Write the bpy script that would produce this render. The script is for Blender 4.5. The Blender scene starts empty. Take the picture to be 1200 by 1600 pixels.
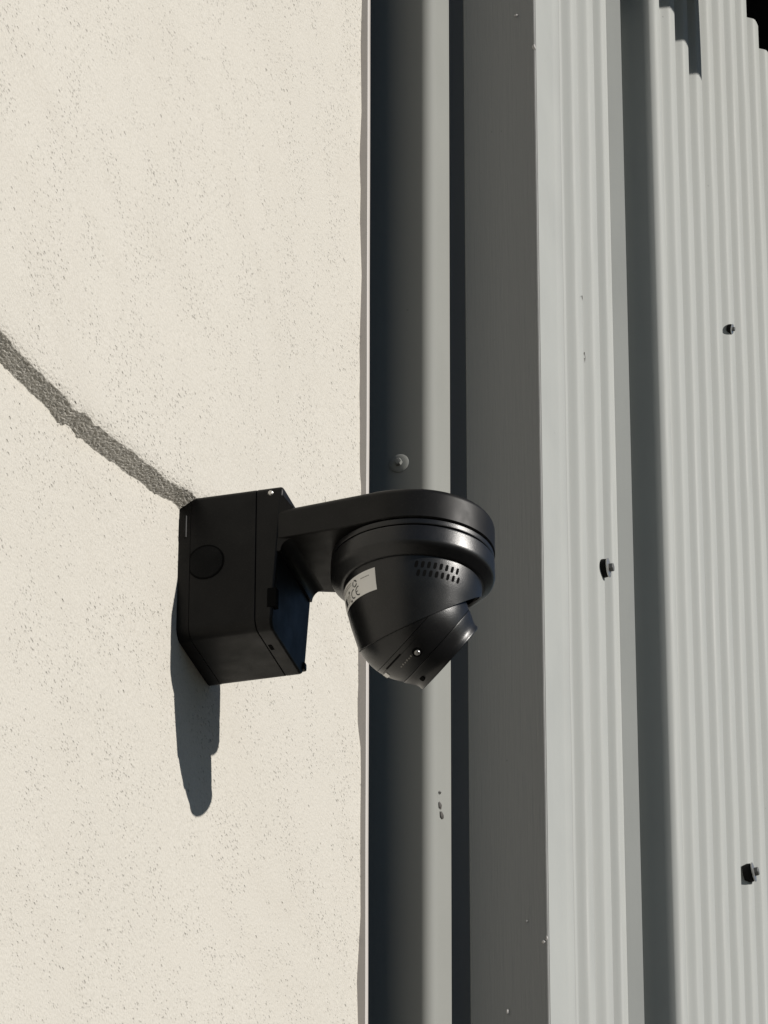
import bpy, bmesh, math, random
import numpy as np
from mathutils import Vector, Matrix

random.seed(7)
rng = np.random.default_rng(11)
C = bpy.context.scene.collection
S = bpy.context.scene

# ---------------------------------------------------------------- camera
YAW, PITCH, ROLL = 15.536, 28.839, 0.066
CAM = Vector((1.14586, -3.57540, -1.99149))
ph, th, ro = (math.radians(a) for a in (YAW, PITCH, ROLL))
r_ = Vector((math.cos(ph), math.sin(ph), 0))
fh = Vector((-math.sin(ph), math.cos(ph), 0))
Zv = Vector((0, 0, 1))
fwd = math.cos(th) * fh + math.sin(th) * Zv
upv = -math.sin(th) * fh + math.cos(th) * Zv
r2 = math.cos(ro) * r_ + math.sin(ro) * upv
u2 = -math.sin(ro) * r_ + math.cos(ro) * upv
cd = bpy.data.cameras.new('camera')
cam = bpy.data.objects.new('camera', cd)
C.objects.link(cam)
M = Matrix((r2, u2, -fwd)).transposed().to_4x4()
M.translation = CAM
cam.matrix_world = M
cd.sensor_fit = 'VERTICAL'
cd.sensor_height = 36.0
cd.sensor_width = 27.0
cd.lens = 36.0 * 8500 / 1600
cd.clip_start = 0.05
cd.clip_end = 600
S.camera = cam

# ---------------------------------------------------------------- light
SUN_EL, SUN_AZ = 25.0, -1.5          # degrees; azimuth from +X (out of the plaster wall) towards +Y
TANE = math.tan(math.radians(SUN_EL))
W = bpy.data.worlds.new('World')
S.world = W
W.use_nodes = True
nt = W.node_tree
bg = nt.nodes['Background']
sky = nt.nodes.new('ShaderNodeTexSky')
sky.sky_type = 'NISHITA'
sky.sun_disc = False
sky.sun_elevation = math.radians(SUN_EL)
sky.sun_rotation = math.radians(90 - SUN_AZ)
sky.air_density = 1.0
sky.dust_density = 0.15
sky.ozone_density = 2.5
nt.links.new(sky.outputs['Color'], bg.inputs['Color'])
bg.inputs['Strength'].default_value = 0.05
sd = bpy.data.lights.new('sun', 'SUN')
sd.energy = 5.15
sd.angle = math.radians(0.53)
sd.color = (1.0, 0.955, 0.895)
sun = bpy.data.objects.new('sun', sd)
C.objects.link(sun)
e_, a_ = math.radians(SUN_EL), math.radians(SUN_AZ)
sdir = Vector((math.cos(e_) * math.cos(a_), math.cos(e_) * math.sin(a_), math.sin(e_)))
sun.rotation_euler = sdir.to_track_quat('Z', 'Y').to_euler()
sun.location = sdir * 20
S.view_settings.view_transform = 'Standard'
S.view_settings.look = 'None'
S.view_settings.exposure = 0.0
S.view_settings.gamma = 1.0
S.cycles.max_bounces = 8
S.cycles.diffuse_bounces = 4

# ---------------------------------------------------------------- helpers
def obj(name, bm, m, parent=None, smooth=None, weighted=True):
    me = bpy.data.meshes.new(name)
    bm.normal_update()
    bm.to_mesh(me); bm.free()
    return link(name, me, m, parent, smooth, weighted)

def link(name, me, m, parent=None, smooth=None, weighted=True):
    o = bpy.data.objects.new(name, me)
    C.objects.link(o)
    if m is not None:
        me.materials.append(m)
    if parent is not None:
        o.parent = parent
        o.matrix_parent_inverse = Matrix.Translation(-parent_origin(parent))
    if smooth:
        for p in me.polygons: p.use_smooth = True
        me.set_sharp_from_angle(angle=math.radians(smooth))
        if weighted:
            wn = o.modifiers.new('weighted_normal', 'WEIGHTED_NORMAL'); wn.keep_sharp = True; wn.weight = 90
    return o

def parent_origin(p):
    return Vector(p.location)

def thing(name, label, cat, loc=(0, 0, 0), group=None):
    o = bpy.data.objects.new(name, None)
    o.empty_display_size = 0.05
    C.objects.link(o)
    o.location = loc
    o['label'] = label; o['category'] = cat
    if group: o['group'] = group
    return o

def tag(o, label, cat, group=None):
    o['label'] = label; o['category'] = cat
    if group: o['group'] = group
    return o

def box(bm, x0, x1, y0, y1, z0, z1):
    vs = [bm.verts.new((x, y, z)) for x in (x0, x1) for y in (y0, y1) for z in (z0, z1)]
    for f in ((0, 1, 3, 2), (4, 6, 7, 5), (0, 4, 5, 1), (2, 3, 7, 6), (0, 2, 6, 4), (1, 5, 7, 3)):
        bm.faces.new([vs[i] for i in f])
    return vs

def bevbox(x0, x1, y0, y1, z0, z1, b=0.002, seg=2):
    bm = bmesh.new()
    box(bm, x0, x1, y0, y1, z0, z1)
    bmesh.ops.bevel(bm, geom=list(bm.edges), offset=b, segments=seg, profile=0.5, affect='EDGES')
    return bm

def lathe(bm, prof, cx=0, cy=0, cz=0, n=96, close=False):
    """prof: list of (r, z); rings about the vertical axis"""
    rings = []
    for r, z in prof:
        if r < 1e-7:
            rings.append([bm.verts.new((cx, cy, cz + z))])
        else:
            rings.append([bm.verts.new((cx + r * math.cos(2 * math.pi * i / n), cy + r * math.sin(2 * math.pi * i / n), cz + z)) for i in range(n)])
    for a, b in zip(rings, rings[1:]):
        for i in range(n):
            j = (i + 1) % n
            if len(a) == 1 and len(b) == 1: continue
            if len(a) == 1: bm.faces.new((a[0], b[j], b[i]))
            elif len(b) == 1: bm.faces.new((a[i], a[j], b[0]))
            else: bm.faces.new((a[i], a[j], b[j], b[i]))
    return rings

def fix(bm):
    bmesh.ops.recalc_face_normals(bm, faces=bm.faces)

def prism(bm, pts, z0, z1):
    """polygon (x, y) extruded in z"""
    a = [bm.verts.new((x, y, z0)) for x, y in pts]
    b = [bm.verts.new((x, y, z1)) for x, y in pts]
    n = len(pts)
    bm.faces.new(a[::-1]); bm.faces.new(b)
    for i in range(n):
        bm.faces.new((a[i], a[(i + 1) % n], b[(i + 1) % n], b[i]))

def rrect(w, h, r, n=6, rt=None, up=0.0):
    pts = []
    rb = r; rt = rt or r
    for sx, sy, a0 in ((1, 1, 0), (-1, 1, 90), (-1, -1, 180), (1, -1, 270)):
        r = rt if sy > 0 else rb
        cx = sx * (w / 2 - r); cy = sy * (h / 2 - r) + (up if sy > 0 else 0)
        for i in range(n + 1):
            a = math.radians(a0 + 90 * i / n)
            pts.append((cx + r * math.cos(a), cy + r * math.sin(a)))
    return pts

# ---------------------------------------------------------------- materials
def mat(name, col, rough=0.5, metal=0.0, spec=0.5):
    m = bpy.data.materials.new(name)
    m.use_nodes = True
    b = m.node_tree.nodes['Principled BSDF']
    b.inputs['Base Color'].default_value = (*col, 1)
    b.inputs['Roughness'].default_value = rough
    b.inputs['Metallic'].default_value = metal
    b.inputs['Specular IOR Level'].default_value = spec
    return m

class G:
    """tiny node-graph helper"""
    def __init__(s, m):
        s.m = m; s.t = m.node_tree; s.n = s.t.nodes; s.l = s.t.links
        s.b = s.n['Principled BSDF']
        s.co = s.n.new('ShaderNodeTexCoord').outputs['Object']
    def link(s, a, b): s.l.new(a, b)
    def mapping(s, scale, loc=(0, 0, 0)):
        k = s.n.new('ShaderNodeMapping'); k.inputs['Scale'].default_value = scale; k.inputs['Location'].default_value = loc
        s.link(s.co, k.inputs['Vector']); return k.outputs['Vector']
    def noise(s, vec, scale, detail=3, rough=0.55, dist=0.0):
        k = s.n.new('ShaderNodeTexNoise')
        k.inputs['Scale'].default_value = scale; k.inputs['Detail'].default_value = detail
        k.inputs['Roughness'].default_value = rough; k.inputs['Distortion'].default_value = dist
        s.link(vec, k.inputs['Vector']); return k.outputs['Fac']
    def vor(s, vec, scale, rand=1.0, feature='F1'):
        k = s.n.new('ShaderNodeTexVoronoi'); k.feature = feature
        k.inputs['Scale'].default_value = scale; k.inputs['Randomness'].default_value = rand
        s.link(vec, k.inputs['Vector']); return k.outputs['Distance']
    def ramp(s, fac, stops, interp='LINEAR'):
        k = s.n.new('ShaderNodeValToRGB'); k.color_ramp.interpolation = interp
        el = k.color_ramp.elements
        while len(el) < len(stops): el.new(0.5)
        for e, (p, c) in zip(el, stops):
            e.position = p; e.color = (*c, 1) if not isinstance(c, (int, float)) else (c, c, c, 1)
        s.link(fac, k.inputs['Fac']); return k.outputs['Color']
    def math(s, op, a, b=None, clamp=False):
        k = s.n.new('ShaderNodeMath'); k.operation = op; k.use_clamp = clamp
        for i, v in enumerate((a, b)):
            if v is None: continue
            if isinstance(v, (int, float)): k.inputs[i].default_value = v
            else: s.link(v, k.inputs[i])
        return k.outputs[0]
    def mix(s, fac, a, b, mode='MIX'):
        k = s.n.new('ShaderNodeMix'); k.data_type = 'RGBA'; k.blend_type = mode
        for sock, v in ((k.inputs[0], fac), (k.inputs[6], a), (k.inputs[7], b)):
            if isinstance(v, (int, float)): sock.default_value = v
            elif isinstance(v, tuple): sock.default_value = (*v, 1)
            else: s.link(v, sock)
        return k.outputs[2]
    def bump(s, h, dist, strength=1.0, prev=None):
        k = s.n.new('ShaderNodeBump'); k.inputs['Distance'].default_value = dist; k.inputs['Strength'].default_value = strength
        s.link(h, k.inputs['Height'])
        if prev is not None: s.link(prev, k.inputs['Normal'])
        return k.outputs['Normal']
    def color(s, c): s.link(c, s.b.inputs['Base Color'])
    def rough(s, c): s.link(c, s.b.inputs['Roughness'])
    def normal(s, c): s.link(c, s.b.inputs['Normal'])

def m_plaster():
    m = mat('plaster', (.63, .60, .535), .93, spec=.2)
    g = G(m)
    v = g.mapping((1, 1, 1))
    vw = g.mapping((1, .5, 1.0))
    blot = g.noise(v, 3.0, 3)
    fine = g.noise(v, 480, 3, .6)
    grain = g.noise(v, 1100, 2, .6)
    wob = g.noise(vw, 260, 2, .5, .6)
    # scattered trowel pits: elongated cells kept only where a second noise is high
    k = g.n.new('ShaderNodeMapping'); k.inputs['Scale'].default_value = (1, .36, .75); k.inputs['Rotation'].default_value = (math.radians(-14), 0, 0)
    g.link(g.co, k.inputs['Vector']); pv = k.outputs['Vector']
    ragged = g.ramp(g.noise(v, 300, 2), [(.40, 0.0), (.56, 1.0)])
    def pits(scale, r0, r1, cs, lo, hi):
        d = g.ramp(g.vor(pv, scale), [(r0, 1.0), (r1, 0.0)])
        kp = g.ramp(g.noise(v, cs, 3, .6), [(lo, 0.0), (hi, 1.0)])
        return g.math('MULTIPLY', g.math('MULTIPLY', d, kp), ragged)
    pit = g.math('MAXIMUM', pits(235, .10, .22, 24, .45, .62), g.math('MULTIPLY', pits(430, .14, .30, 15, .40, .60), .75))
    base = g.mix(blot, (.503, .480, .430), (.528, .505, .457))
    base = g.mix(g.ramp(fine, [(.36, 0.40), (.58, 0.0)]), base, (.37, .35, .305))
    base = g.mix(g.math('MULTIPLY', pit, .52), base, (.19, .175, .145))
    # faint trowel passes and a little grime
    sweep = g.noise(g.mapping((1, .5, 1.6)), 5.5, 5, .6, 1.2)
    base = g.mix(g.math('MULTIPLY', g.ramp(sweep, [(.50, 0.0), (.72, 1.0)]), .16), base, (.40, .37, .32))
    run = g.noise(g.mapping((1, 1, .06)), 22, 4, .6)
    base = g.mix(g.math('MULTIPLY', g.ramp(run, [(.58, 0.0), (.78, 1.0)]), .05), base, (.36, .335, .29))
    g.color(base)
    h = g.math('ADD', g.math('MULTIPLY', fine, .5), g.math('MULTIPLY', grain, .25))
    h = g.math('ADD', h, g.math('MULTIPLY', wob, .45))
    h = g.math('SUBTRACT', h, g.math('MULTIPLY', pit, 1.3))
    g.normal(g.bump(h, .0011, .9))
    return m

def m_paint(name, col, rough=.42, dirt=.15, streak=0.0, scale=1.0, mottle=.04, spec=.5):
    m = mat(name, col, rough, spec=spec)
    g = G(m)
    v = g.mapping((1, 1, 1))
    st = g.mapping((1, 1, .08))
    n1 = g.noise(v, 9 * scale, 4)
    n2 = g.noise(st, 34 * scale, 4, .6)
    dk = tuple(c * (1 - dirt) for c in col)
    lt = tuple(min(1, c * (1 + mottle)) for c in col)
    c = g.mix(n1, dk, lt)
    c = g.mix(g.math('MULTIPLY', g.ramp(n2, [(.45, 0.0), (.75, 1.0)]), dirt), c, tuple(x * .7 for x in col))
    spk = g.ramp(g.vor(v, 55 * scale), [(.035, 1.0), (.06, 0.0)])
    sel = g.ramp(g.noise(v, 14, 2), [(.60, 0.0), (.66, 1.0)])
    c = g.mix(g.math('MULTIPLY', g.math('MULTIPLY', spk, sel), .5), c, tuple(x * .35 for x in col))
    g.color(c)
    g.rough(g.ramp(n1, [(.3, rough * .9), (.7, min(1, rough * 1.15))]))
    hh = g.noise(g.mapping((1, 1, .3)), 60, 3)
    nn = g.bump(hh, .0004, .25)
    if streak:
        gr = g.noise(g.mapping((1, 1, .035)), 420, 4, .65, .4)
        nn = g.bump(gr, .0012, streak, nn)
    g.normal(nn)
    return m

def m_black(name, col=(.012, .012, .0125), rough=.38, tex=.35, spec=.5):
    m = mat(name, col, rough, spec=spec)
    g = G(m)
    v = g.mapping((1, 1, 1))
    n = g.noise(v, 1300, 3, .65)
    b = g.noise(v, 60, 3)
    dust = g.noise(v, 900, 2, .5)
    c = g.mix(g.math('MULTIPLY', g.ramp(dust, [(.60, 0.0), (.74, 1.0)]), .12), col, (.10, .095, .085))
    c = g.mix(g.math('MULTIPLY', b, .5), c, tuple(x * .6 for x in col))
    g.color(c)
    g.rough(g.ramp(b, [(.3, rough * .88), (.7, rough * 1.15)]))
    g.normal(g.bump(n, .00012, tex))
    return m

PL = m_plaster()
BEAD = m_paint('bead_white', (.47, .44, .415), .5, .1)
PIPE = m_paint('pipe_paint', (.238, .242, .226), .7, .06, 0, 1, .05, .10)
BOARD = m_paint('board_paint', (.225, .228, .222), .62, .10, .42)
CLAD = m_paint('cladding_paint', (.335, .345, .330), .6, .09, 0, 1, .04, .25)
DARK = m_paint('dark_void', (.03, .03, .03), .9, .1, spec=.1)
RECESS = m_paint('recess_paint', (.42, .42, .42), .7, .1)
BLK = m_black('black_plastic', (.0075, .0071, .0067), .45, .25, .18)
BLKM = m_black('black_coated_metal', (.0065, .0065, .007), .33, .8, .42)
HOLE = mat('hole_shade', (.002, .002, .002), .9, spec=.1)  # near-black colour that paints in the shade of slots, seams and recesses
GLASS = mat('black_glass', (.004, .004, .005), .06)
STEEL = mat('screw_steel', (.55, .54, .52), .32, .9)
ZINC = m_paint('screw_grey', (.12, .12, .115), .4, .2)
RUBBER = m_black('rubber', (.005, .005, .005), .6, .3, .12)
PAPER = m_paint('sticker_paper', (.68, .67, .645), .45, .05)
INK = mat('ink', (.03, .03, .03), .6)
GREYINK = mat('grey_ink', (.20, .19, .175), .6)
CHIP = m_paint('chip_white', (.42, .41, .40), .7, .1)
WEB = mat('dead_insect', (.06, .055, .05), .8)

# ---------------------------------------------------------------- ground
def m_ground():
    m = mat('ground', (.05, .05, .048), .95, spec=.1)
    g = G(m)
    v = g.mapping((1, 1, 1))
    n = g.noise(v, 1.3, 6); k = g.vor(v, 90)
    c = g.mix(n, (.040, .040, .039), (.062, .060, .057))
    c = g.mix(g.math('MULTIPLY', k, .5), c, (.035, .034, .033))
    g.color(c); g.normal(g.bump(k, .01, .5))
    return m
GZ = -3.6
bm = bmesh.new()
vs = [bm.verts.new(p) for p in ((-300, -300, GZ), (300, -300, GZ), (300, 300, GZ), (-300, 300, GZ))]
bm.faces.new(vs)
o = obj('ground', bm, m_ground()); o['kind'] = 'structure'

# ---------------------------------------------------------------- plaster wall
def hash2(i, j, s):
    h = (i * 374761393 + j * 668265263 + s * 974711) & 0x7fffffff
    h = ((h ^ (h >> 13)) * 1274126177) & 0x7fffffff
    return ((h ^ (h >> 16)) & 0xffff) / 65535.0

def vnoise(a, b, s=0):
    ia = np.floor(a).astype(np.int64); ib = np.floor(b).astype(np.int64)
    fa = a - ia; fb = b - ib
    fa = fa * fa * (3 - 2 * fa); fb = fb * fb * (3 - 2 * fb)
    return (hash2(ia, ib, s) * (1 - fa) + hash2(ia + 1, ib, s) * fa) * (1 - fb) + (hash2(ia, ib + 1, s) * (1 - fa) + hash2(ia + 1, ib + 1, s) * fa) * fb

def smooth(x, a, b):
    t = np.clip((x - a) / (b - a), 0, 1)
    return t * t * (3 - 2 * t)

WALL_END = 0.4665
def curve_z(y):
    ky = np.array([-5, -.60, -.4635, -.3989, -.3485, -.3238, -.2508, -.1441, -.0485, .06, .2, .35, .50])
    kz = np.array([-.09, -.075, -.0536, -.0420, -.0315, -.0262, -.0078, .0212, .0524, .094, .155, .225, .30])
    z = np.zeros_like(y)
    for s_ in (-.02, -.01, 0, .01, .02):
        z += np.interp(y + s_, ky, kz) / 5
    return z

def plaster_wall():
    root = thing('plaster_wall', 'cream rendered wall with a curved ridge running down to the black box', 'wall', (0, 0, GZ))
    y = np.concatenate([np.linspace(-6, -.58, 12)[:-1], np.arange(-.58, .05, .0011), np.linspace(.05, .435, 120), np.linspace(.438, WALL_END, 14)])
    lo = -np.geomspace(.012, 3.45, 46)[::-1]
    hi = .034 + np.geomspace(.002, 3.4, 46)
    t = np.concatenate([lo, np.arange(-.0105, -.0022, .0008), np.arange(-.0022, .0130, .0003), np.arange(.0132, .0345, .0009), hi])
    Y, T = np.meshgrid(y, t, indexing='ij')
    zc = curve_z(Y)
    near = smooth(np.abs(T), .9, .15)
    # hand-trowelled waver of the ridge line
    waver = (vnoise(Y * 45, Y * 0 + 3.3, 2) - .5) * .0055 + (vnoise(Y * 160, Y * 0 + 7.3, 4) - .5) * .0022
    # one or two notches in the lower lip
    waver += -.0045 * np.exp(-((Y + .338) / .012) ** 2) - .003 * np.exp(-((Y + .30) / .007) ** 2)
    Zz = (zc + waver * np.exp(-(T / .02) ** 2)) * near + T
    # the ridge: a bevel running almost along the sun's rays, rounded at the lip, dying away above
    d = .0146 * smooth(Y, .30, .02) * (0.9 + .25 * vnoise(Y * 9, Y * 0 + 1.7, 5))
    dz = d * (TANE * 1.33)
    u = T / np.maximum(dz, 1e-5)
    rise = np.where(u < 0, 0, np.where(u < .86, u * 1.02, 1 - np.exp(-(np.maximum(u, .86) - .86) * 2.2) * (1 - .86 * 1.02)))
    fall = smooth(T, .60, .05)
    X = d * rise * fall
    # grains of the render
    A_ = Zz * .6 + X * 1.1
    gr = (vnoise(Y * 430, A_ * 900, 1) - .5) * .0009 + (vnoise(Y * 800 + 9, A_ * 1700, 3) - .5) * .0006
    amp = .15 + .75 * smooth(u, -.1, .1) * smooth(u, 2.6, 1.0)
    X = X + gr * amp * np.exp(-(T / .05) ** 4)
    X = X + (vnoise(Y * 14, Zz * 14, 8) - .5) * .0012 + (vnoise(Y * 5, Zz * 5, 9) - .5) * .003 * smooth(np.abs(Y - .2), 3, .2)
    # uneven build-up against the stop bead
    edge = smooth(Y, WALL_END - .014, WALL_END - .001)
    bu = (vnoise(Zz * 16, Zz * 0 + 2.1, 12) * .6 + vnoise(Zz * 55, Zz * 0 + 4.1, 13) * .25) * .0052
    X = X + bu * edge - .0012 * edge
    n, k = Y.shape
    co = np.stack([X, Y, Zz], -1).reshape(-1, 3)
    idx = np.arange(n * k).reshape(n, k)
    q = np.stack([idx[:-1, :-1], idx[1:, :-1], idx[1:, 1:], idx[:-1, 1:]], -1).reshape(-1, 4)
    me = bpy.data.meshes.new('render_coat')
    me.vertices.add(len(co)); me.vertices.foreach_set('co', co.astype(np.float32).ravel())
    me.loops.add(q.size); me.loops.foreach_set('vertex_index', q.astype(np.int32).ravel())
    me.polygons.add(len(q)); me.polygons.foreach_set('loop_start', (np.arange(len(q)) * 4).astype(np.int32))
    me.polygons.foreach_set('use_smooth', np.ones(len(q), bool))
    me.update(); me.validate()
    link('render_coat', me, PL, root)
    bm = bmesh.new(); box(bm, -.22, -.012, -6, WALL_END, GZ, 3.4)
    obj('wall_core', bm, PL, root)
    # stop bead, standing proud, slightly wavering
    bm = bmesh.new()
    zs = np.arange(-.9, 1.3, .02)
    prev = None
    for z in zs:
        j = float(vnoise(np.array([z * 7]), np.array([1.5]), 20)[0] - .5) * .0012
        a = [(-.012, WALL_END), (.0058 + j, WALL_END), (.0066 + j, WALL_END + .0008), (.0066 + j, WALL_END + .0072), (.0058 + j, WALL_END + .008), (-.012, WALL_END + .008)]
        ring = [bm.verts.new((p[0], p[1], float(z))) for p in a]
        if prev:
            for i in range(len(a) - 1): bm.faces.new((prev[i], prev[i + 1], ring[i + 1], ring[i]))
        prev = ring
    fix(bm)
    obj('stop_bead', bm, BEAD, root, 50)
plaster_wall()

# everything beyond the plaster's edge stands a little further back than its drawing numbers
_d = fwd + r2 * (150 / 8500)
OFF = _d * (.042 / _d.y)
GB = GZ - .1
# ---------------------------------------------------------------- recess behind the pipe
bm = bmesh.new(); box(bm, -.25, .0735, .600, .66, GB, 3.4)
tag(obj('recess_wall', bm, RECESS), 'dark recessed wall seen in the narrow gap behind the downpipe', 'wall')

# ---------------------------------------------------------------- downpipe
def downpipe():
    root = thing('downpipe', 'grey rectangular metal downpipe with rounded corners beside the plaster edge', 'downpipe', (.012, .515, GZ))
    bm = bmesh.new()
    n0, n1, y0, y1 = -.042, .0624, .482, .5515
    pts = [(x + (n0 + n1) / 2, y + (y0 + y1) / 2) for x, y in rrect(n1 - n0, y1 - y0, .0115, 12)]
    # front face turned slightly from the sun to keep it shaded
    zs = np.linspace(-1.1, 1.7, 40)
    prev = None
    for z in zs:
        lean = (z - .3) * .0024
        ring = []
        for x, y in pts:
            ring.append(bm.verts.new((x + lean, y + ((n1 - x) * .055 if y < .5 else 0), float(z))))
        if prev:
            for i in range(len(pts)): bm.faces.new((prev[i], prev[(i + 1) % len(pts)], ring[(i + 1) % len(pts)], ring[i]))
        prev = ring
    low = [bm.verts.new((x, y, GB)) for x, y in pts]
    first = list(bm.verts)[:len(pts)]
    for i in range(len(pts)): bm.faces.new((low[i], low[(i + 1) % len(pts)], first[(i + 1) % len(pts)], first[i]))
    fix(bm)
    p = obj('pipe', bm, PIPE, root, 35)
    # screw with washer
    cx, cy, cz = .0308, .4834, .3761
    bm = bmesh.new()
    lathe(bm, [(0, .0017), (.0055, .0016), (.0082, .0011), (.0092, .0003), (.0092, 0)], n=40)
    bmesh.ops.rotate(bm, verts=bm.verts, matrix=Matrix.Rotation(math.radians(90), 3, 'X'))
    bmesh.ops.translate(bm, verts=bm.verts, vec=(cx, cy, cz)); fix(bm)
    w = obj('washer', bm, PIPE, root, 40)
    bm = bmesh.new()
    lathe(bm, [(0, .0052), (.0028, .0050), (.0034, .0044), (.0036, .001)], n=6)
    bmesh.ops.rotate(bm, verts=bm.verts, matrix=Matrix.Rotation(math.radians(90), 3, 'X'))
    bmesh.ops.translate(bm, verts=bm.verts, vec=(cx, cy, cz)); fix(bm)
    obj('screw_head', bm, PIPE, root)
    # chipped paint
    for y, z, s in ((.501, .0405, .0035), (.507, .0335, .0045), (.500, .052, .0016)):
        bm = bmesh.new()
        n = 9
        ring = [bm.verts.new((.0619 + .0007, y + s * 1.5 * math.cos(i * 2 * math.pi / n) * random.uniform(.6, 1.2), z + s * math.sin(i * 2 * math.pi / n) * random.uniform(.6, 1.3))) for i in range(n)]
        top = bm.verts.new((.0619 + .0022, y, z))
        for i in range(n): bm.faces.new((ring[i], ring[(i + 1) % n], top))
        fix(bm)
        obj('paint_blister', bm, WEB, root)

downpipe()

# ---------------------------------------------------------------- timber board
NB = .1456
def timber():
    root = thing('timber_post', 'grey painted timber corner post with vertical wood grain in shade', 'post', (.11, .59, GZ))
    bm = bmesh.new()
    vs_ = box(bm, .0745, NB, .550, .628, GB, 3.2)
    for v in vs_:
        if v.co.x < .08 and v.co.y < .56: v.co.y += .0042       # face angled a little away from the sun so it stays unlit
    bmesh.ops.bevel(bm, geom=list(bm.edges), offset=.0014, segments=2, profile=.5, affect='EDGES')
    obj('post', bm, BOARD, root)
    def chip(name, x, z, s, mt, y=.5496, el=1.0):
        bm = bmesh.new()
        n = 7
        ring = [bm.verts.new((x + s * math.cos(i * 2 * math.pi / n) * random.uniform(.5, 1.2), y, z + el * s * math.sin(i * 2 * math.pi / n) * random.uniform(.5, 1.3))) for i in range(n)]
        top = bm.verts.new((x + s * .2, y - s * .7, z))
        for i in range(n): bm.faces.new((ring[(i + 1) % n], ring[i], top))
        fix(bm)
        obj(name, bm, mt, root)
    chip('paint_chip', .1448, .846, .0022, CHIP, .5497, 1.6)
    chip('paint_chip', .1415, -.078, .0020, CHIP, .5497, 1.0)
    chip('paint_chip', .1445, -.0745, .0016, CHIP, .5497, 1.3)
    chip('paint_chip', .1085, -.139, .0013, CHIP, .5497, 2.4)
    chip('paint_chip', .1275, .885, .0016, CHIP, .5497, 1.0)
    chip('paint_chip', .1265, -.056, .0014, BOARD, .5497, 1.0)
timber()

# ---------------------------------------------------------------- corrugated wall
NBB = .1906
def sheet(bm, prof, z0, z1, nz=2):
    prev = None
    for z in np.linspace(z0, z1, nz):
        ring = [bm.verts.new((n, y, float(z))) for y, n in prof]
        if prev:
            for i in range(len(prof) - 1): bm.faces.new((prev[i], prev[i + 1], ring[i + 1], ring[i]))
        prev = ring

def wave(crests, n, amp, steps=16, last_half=False):
    """profile with given crest positions (metres along the wall), crest level n, depth 2*amp"""
    # one rib: rolled edge, steep fall, flat pan, straight rise, long rounded crest (fractions of pitch and depth)
    rib = [(0, 0), (.012, .02), (.024, .08), (.036, .18), (.092, .88), (.105, .97), (.12, 1), (.60, 1), (.622, .985), (.638, .93), (.652, .86), (.68, .69), (.715, .45), (.745, .25), (.762, .165), (.785, .095), (.815, .048), (.855, .02), (.90, .008), (.955, .002)]
    pts = []
    for a, b in zip(crests, crests[1:]):
        for fs, fd in rib:
            pts.append((a + (b - a) * fs, n - amp * fd))
    pts.append((crests[-1], n))
    return pts

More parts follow.
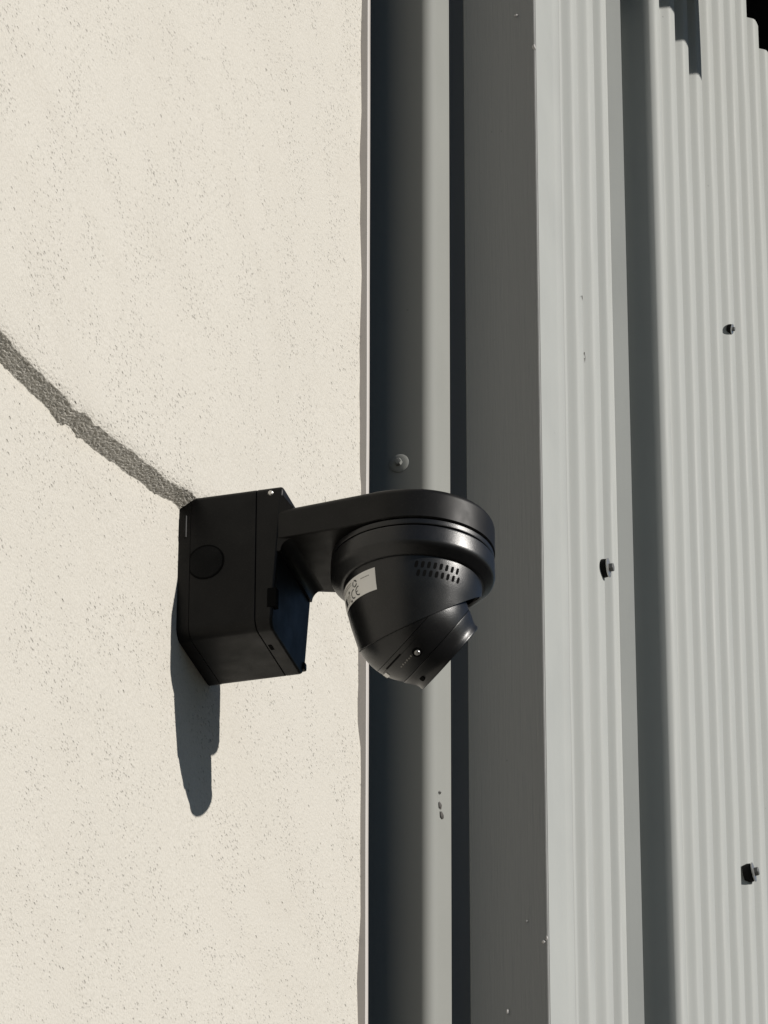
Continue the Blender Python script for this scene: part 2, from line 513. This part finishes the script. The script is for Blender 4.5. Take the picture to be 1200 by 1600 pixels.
TOPZ = 1.436
def cladding():
    root = thing('corrugated_wall', 'pale grey vertical corrugated metal cladding in full sun', 'wall', (.14, 1.0, GZ))
    # flashing that laps the timber post
    bm = bmesh.new()
    sheet(bm, [(.5512, NB - .001), (.5514, NB + .0006), (.5522, NB + .0009), (.585, NB + .0004), (.6150, NB + .0008), (.6200, NB + .0012), (.6245, NB + .0030), (.632, NB + .0036), (.640, NB + .0014)], GB, 2.3)
    fix(bm); obj('corner_flashing', bm, CLAD, root, 40)
    # first sheet
    crA = [.6335, .6587, .7252, .7965, .8558]
    profA = [(.630, NB - .006)] + [(a, n) for a, n in wave(crA, NB, .0130)]
    bm = bmesh.new(); sheet(bm, profA, GB, 2.3); fix(bm)
    obj('cladding_sheet', bm, CLAD, root, 60, False)
    # standing joint: upturned lip, deep groove, return leg, folded lip
    profJ = [(.8562, NB - .0003), (.8631, .1589), (.8634, .1587), (.8640, .120), (.8950, .118), (.9060, .1235), (.9075, .135), (.9068, .150), (.9055, .1720), (.9054, .1788), (.9056, .1796), (.9060, .1806), (.9076, .1834), (.9098, .1856), (.9124, .1867), (.9155, .1871), (.9190, .1872)]
    bm = bmesh.new(); sheet(bm, profJ, GB, 2.3); fix(bm)
    obj('joint_flashing', bm, CLAD, root, 30, False)
    p = .0653
    crB = [.9780 + p * k for k in range(3)]
    profB = []
    for y, dn in wave([.9192, .9780], 0.0, .0105):      # shallower run-in to the first crest
        f = (y - .9192) / (.9780 - .9192)
        profB.append((y, .1872 + (NBB - .1872) * f + dn))
    profB.pop()
    profB += wave(crB, NBB, .0130)
    bm = bmesh.new(); sheet(bm, profB, GB, 2.3); fix(bm)
    obj('cladding_sheet', bm, CLAD, root, 60, False)
    crC = [crB[-1] + p * k for k in range(0, 16)]
    profC = [(y, n) for y, n in wave(crC, NBB, .0130)]
    bm = bmesh.new(); sheet(bm, profC, GB, TOPZ); fix(bm)
    obj('cladding_sheet', bm, CLAD, root, 60, False)
    # tek screws on the crests
    def tek(n, y, z, s=1.0, tilt=0.0):
        def put(bm):
            bmesh.ops.rotate(bm, verts=bm.verts, matrix=Matrix.Rotation(math.radians(90), 3, 'Y'))
            bmesh.ops.rotate(bm, verts=bm.verts, matrix=Matrix.Rotation(tilt, 3, 'Y'))
            bmesh.ops.scale(bm, verts=bm.verts, vec=(s, s, s))
            bmesh.ops.translate(bm, verts=bm.verts, vec=(n, y, z)); fix(bm)
        bm = bmesh.new(); lathe(bm, [(.0076, -.004), (.0086, .0005), (.0082, .0032), (.006, .0040), (0, .0041)], n=28); put(bm)
        wsh = obj('rubber_washer', bm, RUBBER, root, 40)
        bm = bmesh.new(); lathe(bm, [(.0080, .0040), (.0088, .0042), (.0088, .0052), (.0060, .0058), (0, .0058)], n=28); put(bm)
        obj('flange', bm, STEEL, wsh, 40)
        bm = bmesh.new(); lathe(bm, [(.0042, .0057), (.0042, .0088), (.0036, .0095), (0, .0095)], n=6); put(bm)
        obj('screw_head', bm, ZINC, wsh)
    tek(NB + .0005, .790, .4115, 1.05)
    tek(NBB - .0022, crC[2] - .016, .9160, .60, .2)
    tek(NBB - .0022, crC[2] - .016, .2850, 1.12, -.12)
    # little smudges left by insects
    for (n, y, z) in ((NB + .0004, .7265, .612), (NB + .0004, .7275, .606), (NB + .0004, .722, .672)):
        bm = bmesh.new()
        for k in range(3):
            a = random.uniform(-.6, .6); L = random.uniform(.004, .009)
            v = [bm.verts.new(q) for q in ((n, y, z), (n + .0006, y + .0006, z + .0004), (n + .0004, y + L * math.sin(a) * 2, z - L * math.cos(a)))]
            bm.faces.new(v)
        obj('smudge', bm, WEB, root)
    # near-black block painting in the shade of the cavity above the last sheet
    bm = bmesh.new(); box(bm, -.25, .112, .665, 2.6, GB, 2.25)
    obj('cavity_shade', bm, DARK, root)
cladding()

# unseen slabs added above to throw shade on the tops of the ribs
bm = bmesh.new()
RN = .66
box(bm, -.3, RN, .3, 3.6, TOPZ + .012 + (RN - NBB) * TANE, TOPZ + .13 + (RN - NBB) * TANE)
tag(obj('upper_shade_slab', bm, DARK), 'unseen dark slab added to shade the wall above the last sheet', 'shade slab')
bm = bmesh.new()
AN = .56; az_ = 1.155 + (AN - NBB) * TANE
box(bm, .205, AN, .70, 1.100, az_, az_ + .02)
tag(obj('rib_shade_slab', bm, CLAD), 'unseen thin slab added to shade the upper ribs', 'awning')

for _n in ('recess_wall', 'downpipe', 'timber_post', 'corrugated_wall', 'upper_shade_slab', 'rib_shade_slab'):
    bpy.data.objects[_n].location += OFF

# ---------------------------------------------------------------- wall mount: junction box with arm
def extrude_x(bm, pts, x0, x1, inset_front=0.0, cap0=True, cap1=True):
    """pts (y, z) extruded along +x with optional small chamfer at x1"""
    def ring(x, s): 
        return [bm.verts.new((x, y * s[0], z * s[1])) for y, z in pts]
    R = [ring(x0, (1, 1))]
    if inset_front:
        w = max(p[0] for p in pts); h = max(p[1] for p in pts)
        for k in range(4):
            a = math.radians(30 * k)
            i_ = inset_front * (1 - math.cos(a))
            R.append(ring(x1 - inset_front * (1 - math.sin(a)), ((w - i_) / w, (h - i_) / h)))
    else:
        R.append(ring(x1, (1, 1)))
    n = len(pts)
    for a, b in zip(R, R[1:]):
        for i in range(n): bm.faces.new((a[i], a[(i + 1) % n], b[(i + 1) % n], b[i]))
    if cap0: bm.faces.new(R[0][::-1])
    if cap1: bm.faces.new(R[-1])

BW, BH, BD = .0916, .1203, .0698
DX = .1751
def wall_mount():
    root = thing('wall_mount', 'black plastic junction box on the plaster with an arm that carries the dome camera', 'bracket', (0, 0, 0))
    bm = bmesh.new(); extrude_x(bm, rrect(BW + .0004, BH + .0004, .0095, 6, .0042, .0016), -.004, .0085); fix(bm)
    obj('back_plate', bm, BLK, root, 40)
    bm = bmesh.new(); extrude_x(bm, rrect(BW - .002, BH - .002, .0088, 6, .0036, .0016), .006, .066); fix(bm)
    obj('inner_frame', bm, HOLE, root, 40)
    bm = bmesh.new(); extrude_x(bm, rrect(BW, BH, .0095, 6, .0042, .0016), .0089, .0617, .0005); fix(bm)
    body = obj('box_body', bm, BLK, root, 40)
    # round blanking plug in the near side
    def disc(name, r0, r1, dy, mt, par, n=48, cx=.0217, cz=.0025):
        bm = bmesh.new()
        lathe(bm, [(r0, 0), (r0, dy), (r1, dy + .0003)] + ([(0, dy + .0004)] if r1 < r0 else []), n=n)
        bmesh.ops.rotate(bm, verts=bm.verts, matrix=Matrix.Rotation(math.radians(90), 3, 'X'))
        bmesh.ops.translate(bm, verts=bm.verts, vec=(cx, -BW / 2, cz)); fix(bm)
        # cut where the back plate begins
        bmesh.ops.bisect_plane(bm, geom=list(bm.verts) + list(bm.edges) + list(bm.faces), plane_co=(.0091, 0, 0), plane_no=(-1, 0, 0), clear_outer=True)
        return obj(name, bm, mt, par, 40)
    disc('plug_groove', .0150, .0149, .00012, HOLE, body)
    disc('blanking_plug', .0138, .0131, .0003, RUBBER, root)
    # small catch on the back plate
    obj('catch', bevbox(.0030, .0058, -BW / 2 - .0010, -BW / 2 + .002, .026, .046, .0006, 1), BLK, root)
    # cover
    bm = bmesh.new(); extrude_x(bm, rrect(BW, BH, .0095, 6, .0042, .0016), .0624, BD, .0022)
    for v in bm.verts:                                  # the cover's front leans out towards the arm
        if v.co.x > .066: v.co.x += .0050 + .115 * max(0, min(v.co.z, .014) + .058)
    fix(bm)
    cover = obj('box_cover', bm, BLK, root, 40)
    obj('cover_notch', bevbox(.0715, .0792, -BW / 2 - .0006, -BW / 2 + .006, -.0440, -.0275, .0005, 1), HOLE, root)
    obj('drain_slot', bevbox(.0628, .0668, -BW / 2 + .030, -BW / 2 + .040, -BH / 2 - .0003, -BH / 2 + .003, .0011, 2), HOLE, root)
    obj('cover_tab', bevbox(.0705, .0772, BW / 2 - .0065, BW / 2 - .0012, -BH / 2 + .0045, -BH / 2 + .011, .0008, 1), BLK, root)
    # arm: flat top, flares into a round cap
    R = .0637
    hw = .0457
    plan = []
    # near edge from the box to tangent, round the ring, back along the far edge
    BF = .0838                                          # front of the cover where the arm leaves it
    x0 = BF - .004
    dx, dy_ = DX - x0, hw
    D_ = math.hypot(dx, hw)
    # tangent point from (x0, -hw) to the circle (DX, 0)
    base_ang = math.atan2(-hw - 0, x0 - DX)
    off = math.acos(R / D_)
    ta = base_ang + off
    ang0 = ta; ang1 = -ta
    while ang1 < ang0: ang1 += 2 * math.pi
    for k in range(9):
        s = k / 9
        plan.append((x0 + (DX + R * math.cos(ta) - x0) * s, -hw + (R * math.sin(ta) + hw) * s))
    n = 84
    for k in range(n + 1):
        a = ang0 + (ang1 - ang0) * k / n
        plan.append((DX + R * math.cos(a), R * math.sin(a)))
    for k in range(9):
        s = k / 9
        plan.append((DX + R * math.cos(ta) + (x0 - DX - R * math.cos(ta)) * (s + 1 / 9), -(R * math.sin(ta)) + (hw + R * math.sin(ta)) * (s + 1 / 9)))
    def ztop(x): return .0424 - .0060 * min(1, max(0, (x - .07) / .11))
    def zbot(x): return .0096 + .0050 * min(1, max(0, (.150 - x) / .07))
    bm = bmesh.new()
    def inset(p, d):
        # move a plan point towards the arm's centre line
        x, y = p
        if x < DX + R * math.cos(ta) + 1e-6:
            return (x, y * (1 - d / max(abs(y), 1e-6)))
        vx, vy = x - DX, y
        L = math.hypot(vx, vy)
        return (DX + vx * (1 - d / L), vy * (1 - d / L))
    def fillet_z(x, zb):
        # underside turns down into the cover front with a fillet
        r = .012
        d = x - BD
        if d >= r: return zb
        d = max(d, 0)
        return zb - (r - math.sqrt(max(0, r * r - (r - d) ** 2)))
    layers = []
    Z0 = .0096
    for d, f in ((.0016, 'b'), (0, 'b2'), (0, 't5'), (.0006, 't4'), (.0018, 't3'), (.0036, 't2'), (.0062, 't')):
        ring = []
        for p in plan:
            x, y = inset(p, d)
            zt = ztop(p[0])
            z = {'b': zbot(p[0]), 'b2': zbot(p[0]) + .0010, 't5': zt - .0058, 't4': zt - .0036, 't3': zt - .0018, 't2': zt - .0006, 't': zt}[f]
            ring.append(bm.verts.new((x, y, z)))
        layers.append(ring)
    m_ = len(plan)
    for a, b in zip(layers, layers[1:]):
        for i in range(m_): bm.faces.new((a[i], a[(i + 1) % m_], b[(i + 1) % m_], b[i]))
    bm.faces.new(layers[0][::-1]); bm.faces.new(layers[-1])
    bmesh.ops.triangulate(bm, faces=[f for f in bm.faces if len(f.verts) > 4])
    fix(bm)
    arm = obj('arm', bm, BLK, root, 45)
    # fillet under the arm root and gusset over it
    bm = bmesh.new()
    r = .0095; ZR = .0138; BF = .0816
    prof = [(BF - .003, ZR + .002)]
    for k in range(9):
        a = math.radians(90 * k / 8)
        prof.append((BF + r - r * math.sin(a), ZR - r + r * math.cos(a)))
    prof = [(BF - .003, ZR + .002), (BF + r, ZR + .002)] + [(BF + r - r * math.sin(math.radians(90 * k / 8)), ZR - r + r * math.cos(math.radians(90 * k / 8))) for k in range(9)] + [(BF - .003, ZR - r)]
    a = [bm.verts.new((x, -hw + .0003, z)) for x, z in prof]; b = [bm.verts.new((x, hw - .0030, z)) for x, z in prof]
    for i in range(len(prof)): bm.faces.new((a[i], a[(i + 1) % len(prof)], b[(i + 1) % len(prof)], b[i]))
    bm.faces.new(a[::-1]); bm.faces.new(b); fix(bm)
    obj('root_fillet', bm, BLK, root, 40)
    BF = .0838
    bm = bmesh.new()
    prof = [(BF - .010, .0605), (BF - .0062, .0600), (BF - .0040, .0580), (BF + .0055, .0438), (BF + .0085, .0412), (BF + .0085, .0300), (BF - .010, .0300)]
    a = [bm.verts.new((x, -hw + .0001, z)) for x, z in prof]; b = [bm.verts.new((x, hw - .0001, z)) for x, z in prof]
    for i in range(len(prof)): bm.faces.new((a[i], a[(i + 1) % len(prof)], b[(i + 1) % len(prof)], b[i]))
    bm.faces.new(a[::-1]); bm.faces.new(b); fix(bm)
    bmesh.ops.bevel(bm, geom=list(bm.edges), offset=.0008, segments=2, affect='EDGES')
    obj('gusset', bm, BLK, root, 40)
    bm = bmesh.new()
    lathe(bm, [(0, .0016), (.0016, .0014), (.0024, .0004), (.0024, -.001)], n=20)
    bmesh.ops.rotate(bm, verts=bm.verts, matrix=Matrix.Rotation(math.radians(90), 3, 'X'))
    bmesh.ops.translate(bm, verts=bm.verts, vec=(BF - .0105, -BW / 2 + .0004, .0560)); fix(bm)
    obj('cover_screw', bm, STEEL, root, 40)
wall_mount()

# ---------------------------------------------------------------- security camera
def cup_r(z):
    # outside radius of the housing at height z (metres, axis at DX)
    zs = [-.088, -.0775, -.066, -.050, -.035, -.0235, -.0185]
    rs = [.0368, .0398, .0432, .0480, .0516, .0532, .0536]
    return float(np.interp(z, zs, rs))

def cupp(az, z, off=0.0):
    """point on the housing; az degrees from the direction facing the viewer's side of the wall"""
    a = math.radians(az)
    d = -math.cos(a) * fh + math.sin(a) * r_
    r = cup_r(z) + off
    return Vector((DX, 0, z)) + d * r

def security_camera():
    root = thing('security_camera', 'black turret dome camera with a white sticker hanging under the bracket arm', 'security camera', (DX, 0, 0))
    bm = bmesh.new()
    lathe(bm, [(.0585, .0098), (.0585, .0070)], DX, 0, 0, 96); fix(bm)
    obj('spacer', bm, HOLE, root, 40)
    bm = bmesh.new()
    lathe(bm, [(.055, .0088), (.0622, .0088), (.0630, .0082), (.0631, .0050), (.0626, .0042), (.055, .0042)], DX, 0, 0, 128); fix(bm)
    obj('mount_ring', bm, BLKM, root, 35)
    bm = bmesh.new()
    lathe(bm, [(.0592, .0044), (.0592, .0020)], DX, 0, 0, 96); fix(bm)
    obj('spacer', bm, HOLE, root, 40)
    bm = bmesh.new()
    lathe(bm, [(.052, .0033), (.0620, .0033), (.0632, .0026), (.0636, .0014), (.0636, -.0090), (.0633, -.0108), (.0626, -.0124), (.0614, -.0136), (.0560, -.0176), (.0545, -.0184), (.0530, -.0184), (.0525, -.016)], DX, 0, 0, 128); fix(bm)
    obj('base_ring', bm, BLKM, root, 35)
    # housing cup, cut on the slant
    bm = bmesh.new()
    zs = [-.0176, -.0190, -.0235, -.029, -.035, -.042, -.050, -.058, -.066, -.0775, -.088]
    lathe(bm, [(cup_r(-.019) - .0006, -.0170)] + [(cup_r(z), z) for z in zs], DX, 0, 0, 160)
    fix(bm)
    # slanted rim: height = -.0567 + .52*right + .40*forward
    g_ = .50 * r_ + .42 * fh
    no = Vector((-g_.x, -g_.y, 1)).normalized()
    bmesh.ops.bisect_plane(bm, geom=list(bm.verts) + list(bm.edges) + list(bm.faces), plane_co=(DX, 0, -.0528), plane_no=-no, clear_outer=True)
    ret = bmesh.ops.solidify(bm, geom=list(bm.faces), thickness=.0014)
    fix(bm)
    hs = obj('dome_housing', bm, BLKM, root, 40)
    # eyeball
    gaze = Vector((.630, .513, -.584)).normalized()
    C0 = Vector((DX - .0010, 0, -.0492))
    RB = .0452
    px = (r_ * .667 + upv * .745); px = (px - gaze * px.dot(gaze)).normalized()
    py = gaze.cross(px).normalized()
    rot = Matrix((px, py, gaze)).transposed().to_4x4()
    rot.translation = C0
    def put(bm, name, mt, par, sm=35):
        bmesh.ops.transform(bm, matrix=rot, verts=bm.verts); fix(bm)
        return obj(name, bm, mt, par, sm)
    def sph(t): return (math.sqrt(max(0, RB * RB - t * t)), t)
    bm = bmesh.new()
    t0, t1 = -.040, .0046
    lathe(bm, [(0, -RB)] + [sph(t0 + (t1 - t0) * k / 16) for k in range(17)] + [(sph(t1)[0] - .0008, t1 + .0002)], n=128)
    ball = put(bm, 'eyeball', BLKM, root)
    bm = bmesh.new(); lathe(bm, [(sph(.003)[0] - .0007, .003), (sph(.0262)[0] - .0007, .0262)], n=96)
    put(bm, 'seam_core', HOLE, root)
    bm = bmesh.new()
    lathe(bm, [(sph(.0050)[0] - .0009, .0049)] + [sph(.0050 + (.0252 - .0050) * k / 10) for k in range(11)] + [(sph(.0252)[0] - .0008, .0254)], n=128)
    band = put(bm, 'front_shell', BLKM, root)
    bm = bmesh.new()
    lathe(bm, [(.0368, .0255), (.0377, .0256), (.0374, .0266), (.0356, .0298), (.0338, .0328), (.0326, .0352), (.0321, .0372), (.0322, .0386), (.0320, .0396), (.0314, .0401), (.0300, .0401), (.0298, .0388)], n=128)
    bez = put(bm, 'bezel', BLKM, root)
    bm = bmesh.new()
    lathe(bm, [(.0301, .0392), (.0120, .0392), (0, .0392)], n=64)
    put(bm, 'front_glass', GLASS, root)
    bm = bmesh.new()
    lathe(bm, [(.0110, .0392), (.0110, .0400), (.0098, .0402), (.0075, .0396), (0, .0402)], n=48)
    put(bm, 'lens', GLASS, root)
    # helpers on the ball: t along gaze, s along px; the viewer-side solution
    vdir = -fwd
    sgn = 1 if py.dot(vdir) > 0 else -1
    def onball(t, s, rr, off=0.0):
        d = math.sqrt(max(0, rr * rr - s * s)) * sgn
        nrm = (px * s + py * d)
        return C0 + gaze * t + px * s + py * d, nrm
    def little(name, prof, pos, nrm, mt, n=24, par=None):
        bm = bmesh.new(); lathe(bm, prof, n=n)
        q = nrm.normalized().to_track_quat('Z', 'Y').to_matrix().to_4x4(); q.translation = pos
        bmesh.ops.transform(bm, matrix=q, verts=bm.verts); fix(bm)
        return obj(name, bm, mt, par or root, 40)
    t = .0168; rr = sph(t)[0]
    pos, nr = onball(t, -.0130, rr)
    nr = (pos - C0).normalized()
    rec = little('screw_recess', [(.0040, -.0008), (.0040, .00012), (0, .00016)], pos, nr, HOLE)
    little('screw', [(.0023, -.0004), (.0023, .0010), (.0019, .0016), (0, .0018)], pos, nr, STEEL, par=root)
    pos, nr = onball(.0335, -.0255, .0336)
    little('bezel_recess', [(.0024, -.0006), (.0024, .0006), (0, .0007)], pos, nr, HOLE)
    # latch slot: a short near-black arc painted for the groove's shade, and a printed line of tiny marks beside it
    def arc(name, ta_, tb_, s0, s1, off, mt, n=16):
        bm = bmesh.new()
        prev = None
        for k in range(n + 1):
            s = s0 + (s1 - s0) * k / n
            row = []
            for tt in (ta_, tb_):
                rr = sph(tt)[0]
                p_, n_ = onball(tt, s, rr)
                p_ = C0 + (p_ - C0) * (1 + off / RB)
                row.append(bm.verts.new(p_))
            if prev: bm.faces.new((prev[0], prev[1], row[1], row[0]))
            prev = row
        fix(bm)
        return obj(name, bm, mt, root)
    arc('latch_slot', .0078, .0092, -.0385, -.0225, .00008, HOLE)
    arc('seam_line', .0088, .0091, -.0430, -.0060, .00006, HOLE, 24)
    arc('latch_pad', .0100, .0140, -.0438, -.0405, .0004, PAPER, 6)
    for k in range(7):
        s = -.0300 + k * .0022
        arc('print_mark', .0150 - (k % 2) * .0004, .0160, s, s + .0012, .00008, GREYINK, 2)
    # vent slots: near-black patches on the housing paint in their shade
    def slot(az, z, w=.0013, h=.0027):
        bm = bmesh.new()
        pts = []
        for k in range(14):
            a = 2 * math.pi * k / 14
            u = w * math.cos(a); v = h * math.sin(a)
            v = (h - w) * (1 if math.sin(a) > 0.01 else (-1 if math.sin(a) < -.01 else 0)) + w * math.sin(a)
            u += .18 * v
            pts.append((u, v))
        rr = cup_r(z)
        ring = [bm.verts.new(cupp(az + math.degrees(u / rr), z + v, .00010)) for u, v in pts]
        ctr = bm.verts.new(cupp(az, z, .00012))
        for k in range(14): bm.faces.new((ring[k], ring[(k + 1) % 14], ctr))
        fix(bm)
        obj('vent_slot', bm, HOLE, root)
    for k in range(8):
        slot(2.6 + 5.3 * k, -.0258)
        slot(4.2 + 5.3 * k, -.0327)
    # sticker
    A0, A1, Zt, Zb = -96, -33.5, -.0241, -.0418
    def sp(u, v, off):
        return cupp(A0 + (A1 - A0) * u, Zt + (Zb - Zt) * v, off)
    bm = bmesh.new()
    nu, nv = 36, 6
    gridv = [[bm.verts.new(sp(i / nu, j / nv, .00016)) for j in range(nv + 1)] for i in range(nu + 1)]
    for i in range(nu):
        for j in range(nv): bm.faces.new((gridv[i][j], gridv[i + 1][j], gridv[i + 1][j + 1], gridv[i][j + 1]))
    fix(bm)
    stick = obj('sticker', bm, PAPER, root, 60)
    LU = (A1 - A0) / 180 * math.pi * .0505      # sticker length in metres
    LV = Zt - Zb
    ink = bmesh.new(); gink = bmesh.new()
    def quadm(bm, u0, v0, u1, v1, n=3):
        prev = None
        for k in range(n + 1):
            u = u0 + (u1 - u0) * k / n
            row = [bm.verts.new(sp(u, v0, .00030)), bm.verts.new(sp(u, v1, .00030))]
            if prev: bm.faces.new((prev[0], row[0], row[1], prev[1]))
            prev = row
    def arcm(bm, cu, cv, r0, r1, a0, a1, n=18):
        prev = None
        for k in range(n + 1):
            a = math.radians(a0 + (a1 - a0) * k / n)
            row = [bm.verts.new(sp(cu + r * math.cos(a) / LU, cv - r * math.sin(a) / LV, .00030)) for r in (r0, r1)]
            if prev: bm.faces.new((prev[0], row[0], row[1], prev[1]))
            prev = row
    # CE
    arcm(ink, .545, .70, .0028, .0037, 70, 290)
    arcm(ink, .665, .70, .0028, .0037, 75, 285)
    quadm(ink, .600, .685, .655, .720)
    # ring of arrows mark
    for q in range(3): arcm(ink, .60, .30, .0019, .0030, 120 * q + 8, 120 * q + 104, 6)
    # wheeled-bin foot bar, small bars and tiny lines of print
    quadm(ink, .435, .88, .475, .965); quadm(ink, .40, .42, .44, .53)
    quadm(ink, .20, .55, .30, .86)
    for row in range(2):
        u = .14
        while u < .50:
            w = random.uniform(.012, .03)
            quadm(gink, u, .13 + row * .10, u + w, .17 + row * .10, 1); u += w + .008
    for row in range(5):
        u = .33
        while u < .44:
            w = random.uniform(.012, .026)
            quadm(gink, u, .56 + row * .07, u + w, .59 + row * .07, 1); u += w + .008
    u = .74
    while u < .90:
        w = random.uniform(.010, .022)
        quadm(gink, u, .24, u + w, .28, 1); u += w + .006
    fix(ink); fix(gink)
    obj('sticker_print', ink, INK, stick)
    obj('sticker_print', gink, GREYINK, stick)
security_camera()
